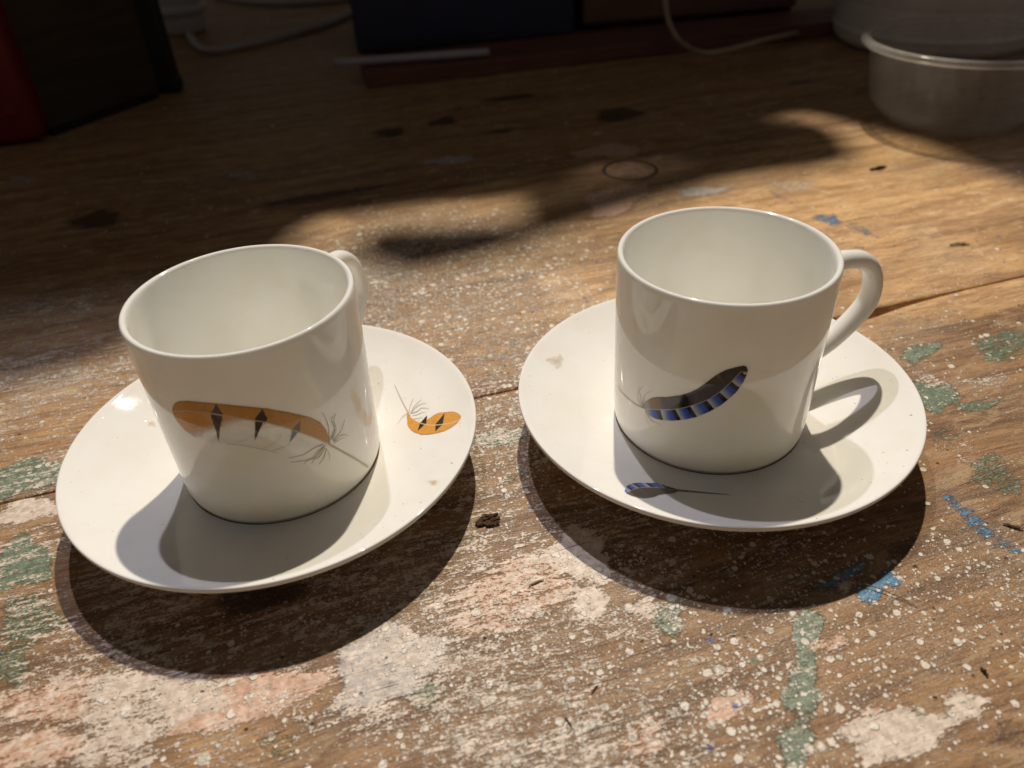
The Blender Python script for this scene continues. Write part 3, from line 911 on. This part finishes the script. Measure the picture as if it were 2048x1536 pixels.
def contact_shade_ring(parent, cup, seed):  # thin dark line round the cup foot, contact shadow put into colour
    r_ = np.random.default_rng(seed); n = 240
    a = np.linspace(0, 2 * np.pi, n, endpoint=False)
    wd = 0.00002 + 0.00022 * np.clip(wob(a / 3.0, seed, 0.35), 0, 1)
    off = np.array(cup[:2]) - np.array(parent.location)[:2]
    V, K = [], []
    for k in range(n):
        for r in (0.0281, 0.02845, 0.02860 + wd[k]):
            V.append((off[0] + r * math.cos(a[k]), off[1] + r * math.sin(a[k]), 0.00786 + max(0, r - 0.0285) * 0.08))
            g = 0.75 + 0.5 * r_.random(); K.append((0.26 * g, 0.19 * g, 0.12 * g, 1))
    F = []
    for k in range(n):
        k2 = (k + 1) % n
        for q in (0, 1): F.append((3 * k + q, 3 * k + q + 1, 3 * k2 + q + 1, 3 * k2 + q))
    o = mesh_obj("stain_or_shade", V, F, M_PRINT, parent, True)
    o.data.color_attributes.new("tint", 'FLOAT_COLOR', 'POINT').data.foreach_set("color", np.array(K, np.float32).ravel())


contact_shade_ring(saucerL, CL, 3); contact_shade_ring(saucerR, CR, 5)
M_CHIP = simple("dark_wood_chip", (0.085, 0.038, 0.018), 0.7, 0.6, 900, (1, 6, 1), 0.0003)
M_SPL = simple("pale_splinter", (0.50, 0.40, 0.27), 0.7, 0.3, 500)
M_HAIR = simple("bristle", (0.30, 0.15, 0.07), 0.35, 0.2, 300)


def splinter(name, pts, rad, mat, label, cat, z=None, group=None, jag=0.3):
    """a sliver of wood lying on the bench; pts are picture positions on the bench"""
    P = np.array([G(*p) for p in pts])
    c = P.mean(0)
    n = max(7, len(P) * 4)
    Q = smooth_path(P - c, n)
    rr = rad * (0.45 + 0.55 * np.sin(np.linspace(0.25, 2.9, n))) * (1 + jag * rng.uniform(-1, 1, n))
    Q[:, 2] += rr * 0.6 + 0.0002 + (z if z is not None else 0) * np.sin(np.linspace(0.0, 3.14, n))
    v, f = tube(Q, rr, 6, True, 0.7)
    v = np.array(v) + rng.normal(0, rad * 0.10 * jag / 0.3, (len(v), 3))
    v[:, 2] -= v[:, 2].min() - 0.00005
    o = mesh_obj(name, v, f, mat, None, smooth=False, loc=tuple(map(float, c)))
    return tag(o, label, cat, group)


chip = empty("wood_chip", G(977, 1046), "dark brown splintered wood chip lying between the two saucers", "wood chip")
for k, (pts, r_) in enumerate((([(952, 1050), (972, 1040), (996, 1028)], 0.0008), ([(955, 1053), (978, 1047), (1000, 1036)], 0.0007), ([(972, 1053), (985, 1051), (999, 1047)], 0.0006),
                               ([(956, 1047), (970, 1036), (985, 1034)], 0.0006))):
    P = np.array([G(*p) for p in pts]) - np.array(chip.location)
    Q = smooth_path(P, 12); rr = r_ * (0.5 + 0.5 * np.sin(np.linspace(0.3, 2.8, 12))) * (1 + 0.3 * rng.uniform(-1, 1, 12))
    Q[:, 2] = rr * 0.8 + 0.0001 + 0.0002 * k
    v, f = tube(Q, rr, 6, True, 0.8)
    v = np.array(v) + rng.normal(0, 0.00006, (len(v), 3)); v[:, 2] = np.maximum(v[:, 2] * 0.75, 0.00003)
    mesh_obj("splinter", v, f, M_CHIP, chip)
splinter("bristle", [(1430, 1100), (1560, 1128), (1700, 1165), (1780, 1190), (1835, 1216)], 0.00016, M_HAIR, "long thin brown bristle lying across blue paint before right saucer", "bristle", 0.0008, None, 0.05)
splinter("splinter", [(2004, 1048), (2025, 1054), (2044, 1060)], 0.00055, M_SPL, "pale splinter beside the blue paint streak near right edge", "splinter", group="splinters on the bench")
splinter("splinter", [(1898, 493), (1918, 490), (1938, 491)], 0.0007, M_SPL, "pale splinter on bare orange wood behind the right cup handle", "splinter", group="splinters on the bench")
splinter("splinter", [(1960, 1338), (1968, 1346), (1974, 1354)], 0.0005, M_CHIP, "short reddish brown splinter on bare wood in lower right corner", "splinter", group="splinters on the bench")
splinter("splinter", [(1740, 341), (1757, 338), (1772, 335)], 0.0007, M_CHIP, "short dark splinter in front of the clear plastic tub", "splinter", group="splinters on the bench")
splinter("splinter", [(1183, 1388), (1190, 1378), (1196, 1372)], 0.0002, M_CHIP, "tiny black splinter on white flecks at the bottom centre", "splinter", group="splinters on the bench")
splinter("splinter", [(1130, 1436), (1138, 1446), (1144, 1456)], 0.0002, M_CHIP, "tiny dark splinter just above the bottom edge, centre of bench", "splinter", group="splinters on the bench")
splinter("splinter", [(1058, 1172), (1072, 1166), (1088, 1160)], 0.0003, M_SPL, "thin yellow wood sliver on pink paint between the saucers' shadows", "splinter", group="splinters on the bench")


# ------------------------------------------------------------------ clear plastic tub
def plastic(base=0.09, name="clear_plastic"):
    t = NT(name)
    n = t.noise(t.coord(scale=(1, 1, 0.25)), 120, 4, 0.6)
    out = t.n["Material Output"]
    tr = t.new("ShaderNodeBsdfTransparent"); tr.inputs[0].default_value = (0.95, 0.945, 0.93, 1)
    gl = t.b
    gl.inputs["Base Color"].default_value = (0.80, 0.79, 0.78, 1)
    gl.inputs["IOR"].default_value = 1.5
    t.put(gl.inputs["Roughness"], t.ramp(n, 0.3, 0.8, 0.08, 0.28))
    t.put(gl.inputs["Normal"], t.bump(n, 0.0002, 0.4))
    fr = t.new("ShaderNodeLayerWeight"); fr.inputs[0].default_value = 0.35
    f = t.math('ADD', t.math('MULTIPLY', fr.outputs["Facing"], 0.26), t.ramp(n, 0.35, 0.75, base, base + 0.09), clamp=True)
    mx = t.new("ShaderNodeMixShader"); t.put(mx.inputs[0], f)
    tl = t.new("ShaderNodeBsdfTranslucent"); tl.inputs[0].default_value = (0.85, 0.83, 0.80, 1)
    m2 = t.new("ShaderNodeMixShader"); m2.inputs[0].default_value = 0.45
    t.l.new(gl.outputs[0], m2.inputs[1]); t.l.new(tl.outputs[0], m2.inputs[2])
    t.l.new(tr.outputs[0], mx.inputs[1]); t.l.new(m2.outputs[0], mx.inputs[2]); t.l.new(mx.outputs[0], out.inputs[0])
    return t.m


M_PLAS = plastic()
tub = empty("plastic_tub", (0.279, 0.478, 0.0), "clear empty plastic tub with thick pale rolled rim", "tub")
prof = densify([(0.0, 0.0035), (0.028, 0.0032), (0.0335, 0.0022), (0.0345, 0.0006), (0.0365, 0.0004), (0.0385, 0.0022), (0.0425, 0.0055), (0.0462, 0.0098), (0.0485, 0.0150), (0.0503, 0.025), (0.0525, 0.036), (0.0540, 0.0430)])
v, f = lathe(prof, 128)
mesh_obj("tub_wall", v, f, M_PLAS, tub, smooth=True)
ang = np.linspace(0, 2 * np.pi, 13)
lipp = [(0.0562 + 0.0030 * math.cos(a), 0.0446 + 0.0022 * math.sin(a)) for a in ang]
v, f = lathe(lipp, 128)
mesh_obj("rim", v, f, plastic(0.26, "clear_plastic_rim"), tub, smooth=True)

# ------------------------------------------------------------------ grey pot behind the tub
M_POT = simple("grey_pot_enamel", (0.74, 0.73, 0.72), 0.42, 0.12, 30)
pc = (0.360, 0.674)
pot = empty("grey_pot", (pc[0], pc[1], 0), "large pale grey round pot behind the clear plastic tub", "pot")
prof = densify([(r_ * 0.876, z_) for r_, z_ in [(0.0, 0.001), (0.074, 0.001), (0.083, 0.0025), (0.0875, 0.008), (0.0890, 0.03), (0.0905, 0.10), (0.0915, 0.150), (0.0935, 0.158), (0.0925, 0.162), (0.0885, 0.158), (0.0870, 0.10), (0.085, 0.02), (0.0, 0.010)]])
v, f = lathe(prof, 96)
mesh_obj("pot_body", v, f, M_POT, pot, smooth=True)
v, f = lathe([(r_ * 0.876, z_) for r_, z_ in [(0.0874, 0.010), (0.0888, 0.011), (0.0892, 0.013), (0.0890, 0.015), (0.0876, 0.016)]], 96)
mesh_obj("foot_band", v, f, M_POT, pot, smooth=True)

# ------------------------------------------------------------------ boards, boxes and cables at the back
M_REDW = simple("red_brown_wood", (0.155, 0.062, 0.045), 0.6, 0.3, 22, (1, 9, 9))
M_BLUE = simple("dark_blue_card", (0.030, 0.032, 0.075), 0.6, 0.2, 25)
M_BROWN = simple("brown_card", (0.165, 0.088, 0.066), 0.8, 0.15, 25)
M_ROD = simple("white_rod", (0.40, 0.38, 0.42), 0.4, 0.1, 50)
M_CABLE = simple("white_cable", (0.45, 0.43, 0.42), 0.5, 0.1, 80)
M_BEIGE = simple("beige_cable", (0.36, 0.28, 0.19), 0.55, 0.15, 80)
M_PLUG = simple("white_plug_plastic", (0.55, 0.52, 0.53), 0.35, 0.06, 60)
M_RED = simple("red_plastic", (0.19, 0.009, 0.014), 0.45, 0.15, 30)
M_LABEL = simple("cream_label", (0.55, 0.50, 0.40), 0.7, 0.1, 60)
M_BLACK = simple("black_plastic", (0.012, 0.012, 0.013), 0.5, 0.2, 60)
M_DKWOOD = simple("dark_crate_wood", (0.055, 0.036, 0.018), 0.7, 0.3, 20, (1, 9, 9))

a = G(735, 178)[:2]; b = G(1600, 80)[:2]
d = b - a; ln = np.linalg.norm(d); rz = math.atan2(d[1], d[0])
pl = from_bm("flat_board", box_bm((ln + 0.22, 0.055, 0.0115), 0.0012, 2, ((ln + 0.22) / 2, 0.0275, 0.00585)), M_REDW, None, False, (a[0], a[1], 0.0))
pl.rotation_euler = (0, 0, rz)
tag(pl, "thin reddish brown board lying flat along the back of the bench", "board")

ra, rb = G(668, 126, 0.0155), G(978, 104, 0.0155)
v, f = tube(smooth_path([ra - (ra + rb) / 2, (0, 0, 0), rb - (ra + rb) / 2], 12), 0.0031, 12)
o = mesh_obj("white_rod", v, f, M_ROD, None, True, tuple(map(float, (ra + rb) / 2)))
tag(o, "slim white rod lying on the reddish board before the dark blue box", "rod")

# dark blue box: front face on the bench
a = G(716, 112)[:2]; b = G(1150, 74)[:2]; d = b - a; ln = np.linalg.norm(d); rz = math.atan2(d[1], d[0])
bx = empty("blue_box", (a[0], a[1], 0), "dark navy blue card box at the back behind the white rod", "box", rz=rz)
from_bm("box_body", box_bm((ln, 0.12, 0.16), 0.002, 2, (ln / 2, 0.062, 0.082)), M_BLUE, bx)
from_bm("box_lid", box_bm((ln + 0.004, 0.126, 0.05), 0.002, 2, (ln / 2, 0.062, 0.185)), M_BLUE, bx)
from_bm("base_rail", box_bm((ln * 0.5, 0.006, 0.006), 0.001, 1, (ln * 0.33, -0.004, 0.0045)), M_BLACK, bx)
a = G(1168, 70)[:2]; b = G(1592, 34)[:2]; d = b - a; ln = np.linalg.norm(d); rz = math.atan2(d[1], d[0])
bx = empty("brown_box", (a[0], a[1], 0), "plain brown cardboard box right of the dark blue box", "box", rz=rz)
from_bm("box_body", box_bm((ln, 0.13, 0.15), 0.0025, 2, (ln / 2, 0.067, 0.083)), M_BROWN, bx)
for sx in (0.06, 0.94):
    from_bm("foot", box_bm((0.03, 0.10, 0.0085), 0.001, 1, (ln * sx, 0.067, 0.0043)), M_BLACK, bx)
from_bm("lid_flap", box_bm((ln, 0.064, 0.003), 0.0008, 1, (ln / 2, 0.034, 0.160)), M_BROWN, bx)


def cable(name, pts, rad, mat, label):
    P = np.array(pts); c = P[len(P) // 2].copy(); c[2] = 0
    v, f = tube(smooth_path(P - c, len(P) * 10), rad, 10)
    o = mesh_obj(name, v, f, mat, None, True, tuple(map(float, c)))
    return tag(o, label, "cable")


def at_depth(u, v, y):
    d = ray(u, v); return EYE + d * (y / d[1])


cable("beige_cable", [at_depth(1318, -160, 0.70), at_depth(1322, -70, 0.69), at_depth(1330, 0, 0.68), at_depth(1338, 45, 0.665), at_depth(1360, 82, 0.655), G(1400, 104, 0.0145), G(1450, 101, 0.0145), G(1530, 80, 0.0145), at_depth(1610, 62, 0.705), G(1680, 42, 0.004), G(1720, 30, 0.004)],
      0.0021, M_BEIGE, "thin beige cable hanging in a loop before the brown box")
# white plug and its cable
pg = G(372, 66)
plug = empty("white_plug", pg, "white round plug with a grip ring, top left of the bench", "plug")
v, f = lathe(densify([(0.0, 0.0), (0.017, 0.0005), (0.021, 0.004), (0.0225, 0.012), (0.0225, 0.020)], 2), 48)
mesh_obj("plug_base", v, f, M_PLUG, plug, True)
v, f = lathe(densify([(0.0225, 0.0185), (0.0255, 0.020), (0.0265, 0.0235), (0.0255, 0.027), (0.0225, 0.0285)], 3), 48)
mesh_obj("grip_ring", v, f, M_PLUG, plug, True)
v, f = lathe(densify([(0.0235, 0.0283), (0.0245, 0.045), (0.0245, 0.075), (0.022, 0.082), (0.0, 0.083)], 2), 48)
mesh_obj("plug_body", v, f, M_PLUG, plug, True)
cable("white_cable", [G(378, 68, 0.0045), G(388, 84, 0.0040), G(402, 96, 0.0036), G(425, 101, 0.0036), G(480, 92, 0.0036), G(560, 74, 0.0036), G(650, 48, 0.0036), G(705, 26, 0.0036), G(760, 12, 0.0036)],
      0.0034, M_CABLE, "white cable running from the white plug towards the blue box")
cable("white_flex", [G(430, -8, 0.004), G(520, 4, 0.004), G(620, 4, 0.004), G(720, -6, 0.004), G(780, -14, 0.004)], 0.0038, M_CABLE,
      "pale flex lying along the top edge behind the white cable")

# red canister at the left edge
a = G(96, 284)[:2]; b = G(-40, 302)[:2]
d = a - b; d /= np.linalg.norm(d); rz = math.atan2(d[1], d[0])
can = empty("red_canister", (a[0], a[1], 0), "dark red plastic canister with cream label at the left edge", "canister", rz=rz)
bm = box_bm((0.10, 0.07, 0.20), 0.008, 4, (-0.05, 0.035, 0.1003))
for vv in bm.verts:
    k = 1 - 0.10 * vv.co.z / 0.2
    vv.co.x = -0.05 + (vv.co.x + 0.05) * (1.0 + 0.0 * k)
from_bm("canister_body", bm, M_RED, can, True)
from_bm("paper_label", box_bm((0.034, 0.0012, 0.022), 0.0003, 1, (-0.0440, -0.0006, 0.0610)), M_LABEL, can)
for zz, xx in ((0.0375, -0.0180), (0.0225, -0.0140)):
    v, f = tube([(xx, 0.001, zz), (xx, -0.0006, zz), (xx, -0.0011, zz)], [0.0042, 0.0042, 0.0032], 24)
    mesh_obj("moulded_boss", v, f, M_RED, can)
v, f = lathe(densify([(0.0, 0.0), (0.016, 0.0), (0.016, 0.018), (0.014, 0.021), (0.0, 0.022)], 2), 32)
mesh_obj("cap", v, f, M_BLACK, can, True, loc=(-0.06, 0.035, 0.2003))

# dark crate with a black post at its corner
a = G(318, 196)[:2]; b = G(108, 272)[:2]
d = a - b; ln = np.linalg.norm(d); d /= ln; rz = math.atan2(d[1], d[0])
cr = empty("dark_crate", (b[0], b[1], 0), "very dark wooden crate between the red canister and black post", "crate", rz=rz)
from_bm("side_panel", box_bm((ln + 0.022, 0.010, 0.196), 0.0015, 1, (ln / 2 + 0.009, 0.012, 0.0985)), M_DKWOOD, cr)
from_bm("side_panel", box_bm((ln + 0.004, 0.010, 0.19), 0.0015, 1, (ln / 2, 0.150, 0.099)), M_DKWOOD, cr)
for sx in (0.006, ln - 0.010):
    from_bm("end_panel", box_bm((0.010, 0.13, 0.19), 0.001, 1, (sx, 0.080, 0.099)), M_DKWOOD, cr)
from_bm("bottom_strip", box_bm((ln, 0.006, 0.0035), 0.0005, 1, (ln / 2, 0.002, 0.0018)), M_BLACK, cr)
pp = G(328, 188)
po = empty("black_post", (pp[0] + 0.004, pp[1] + 0.006, 0), "slim black upright post with rubber foot beside the dark crate", "post")
from_bm("post_shaft", box_bm((0.0165, 0.012, 0.30), 0.002, 2, (0, 0, 0.1605)), M_BLACK, po)
from_bm("rubber_foot", box_bm((0.0185, 0.0145, 0.012), 0.003, 3, (0, 0, 0.0062)), M_BLACK, po)

# ------------------------------------------------------------------ unseen boards added overhead to keep the lamps off the bench back
M_BLOCKER = simple("blocker_wood", (0.16, 0.10, 0.06), 0.7, 0.25, 14, (1, 8, 8))
HS = 0.80


def up_from(p, h=HS):
    """where the warm lamp's ray to a bench point passes height h"""
    q = np.array([p[0], p[1], 0.0]); return (q + (LW - q) * h / LW[2])[:2]


def slab(name, outline, z0, z1, mat, parent):
    bm = bmesh.new()
    lo = [bm.verts.new((x, y, z0)) for x, y in outline]; hi = [bm.verts.new((x, y, z1)) for x, y in outline]
    bm.faces.new(lo); bm.faces.new(hi[::-1])
    n = len(lo)
    for k in range(n): bm.faces.new((lo[k], lo[(k + 1) % n], hi[(k + 1) % n], hi[k]))
    return from_bm(name, bm, mat, parent)


sh = empty("shade_blocker", (0, 0, HS), "unseen boards added overhead to shade the back of the bench", "light blocker")
edge_pts = [(-0.60, 0.262), (-0.1944, 0.252), (-0.1744, 0.258), (-0.1564, 0.267), (-0.128, 0.305), (-0.105, 0.350), (-0.098, 0.378), (-0.090, 0.391), (-0.078, 0.391),
            (-0.060, 0.396), (-0.02, 0.400), (0.005, 0.402), (0.020, 0.412), (0.060, 0.440), (0.095, 0.452), (0.108, 0.440), (0.114, 0.411), (0.1685, 0.4215), (0.196, 0.430), (0.2035, 0.445), (0.205, 0.465), (0.198, 0.481),
            (0.188, 0.490), (0.178, 0.487), (0.170, 0.489), (0.178, 0.506), (0.197, 0.516), (0.211, 0.500), (0.228, 0.475), (0.248, 0.440), (0.258, 0.400), (0.268, 0.360), (0.29, 0.315), (0.40, 0.26), (0.8, 0.24)]
q = [up_from(p) for p in edge_pts]
o1 = [(float(x), float(y)) for x, y in q] + [(0.75, 1.55), (-0.9, 1.55), (-0.9, float(q[0][1]))]
slab("blocker_board", o1, 0.0, 0.02, M_BLOCKER, sh)  # added blocker, its edge cut to the shadow wanted on the bench
blocker_bar_pts = [(-0.066, 0.364), (-0.056, 0.351), (-0.042, 0.339), (-0.02, 0.344), (0.0, 0.354), (0.018, 0.364),
        (0.016, 0.371), (0.0, 0.371), (-0.03, 0.372), (-0.055, 0.375)]
q = [up_from(p) for p in blocker_bar_pts]
slab("blocker_bar", [(float(x), float(y)) for x, y in q], 0.0205, 0.034, M_BLOCKER, sh)  # added bar shaped to cast the dark tongue behind the cups
for k in range(6):                      # slats added to let only part of the warm light through
    t0 = 0.0098 * k + 0.001; t1 = t0 + 0.0064 - 0.0004 * k
    q = [up_from(p) for p in ((0.012, 0.357 + t0), (0.115, 0.412 + t0), (0.115, 0.412 + t1), (0.012, 0.357 + t1))]
    slab("blocker_slat", [(float(x), float(y)) for x, y in q], 0.0205 + 0.0005 * (k % 2), 0.026, M_BLOCKER, sh)
up_ = [(-0.7, 1.03), (-0.269, 1.123), (-0.052, 1.178), (0.0, 1.19), (0.0, 1.62), (-0.7, 1.62)]
slab("cool_lamp_blocker", up_, 0.80, 0.82, M_BLOCKER, sh)  # unseen board added to block the cool lamp alone
for x in (-0.7, 0.5):
    v, f = tube([(x, 1.3, 0.02), (x, 1.3, 0.9), (x, 1.3, 1.9)], 0.004, 8)
    mesh_obj("blocker_hanger", v, f, M_BLACK, sh)
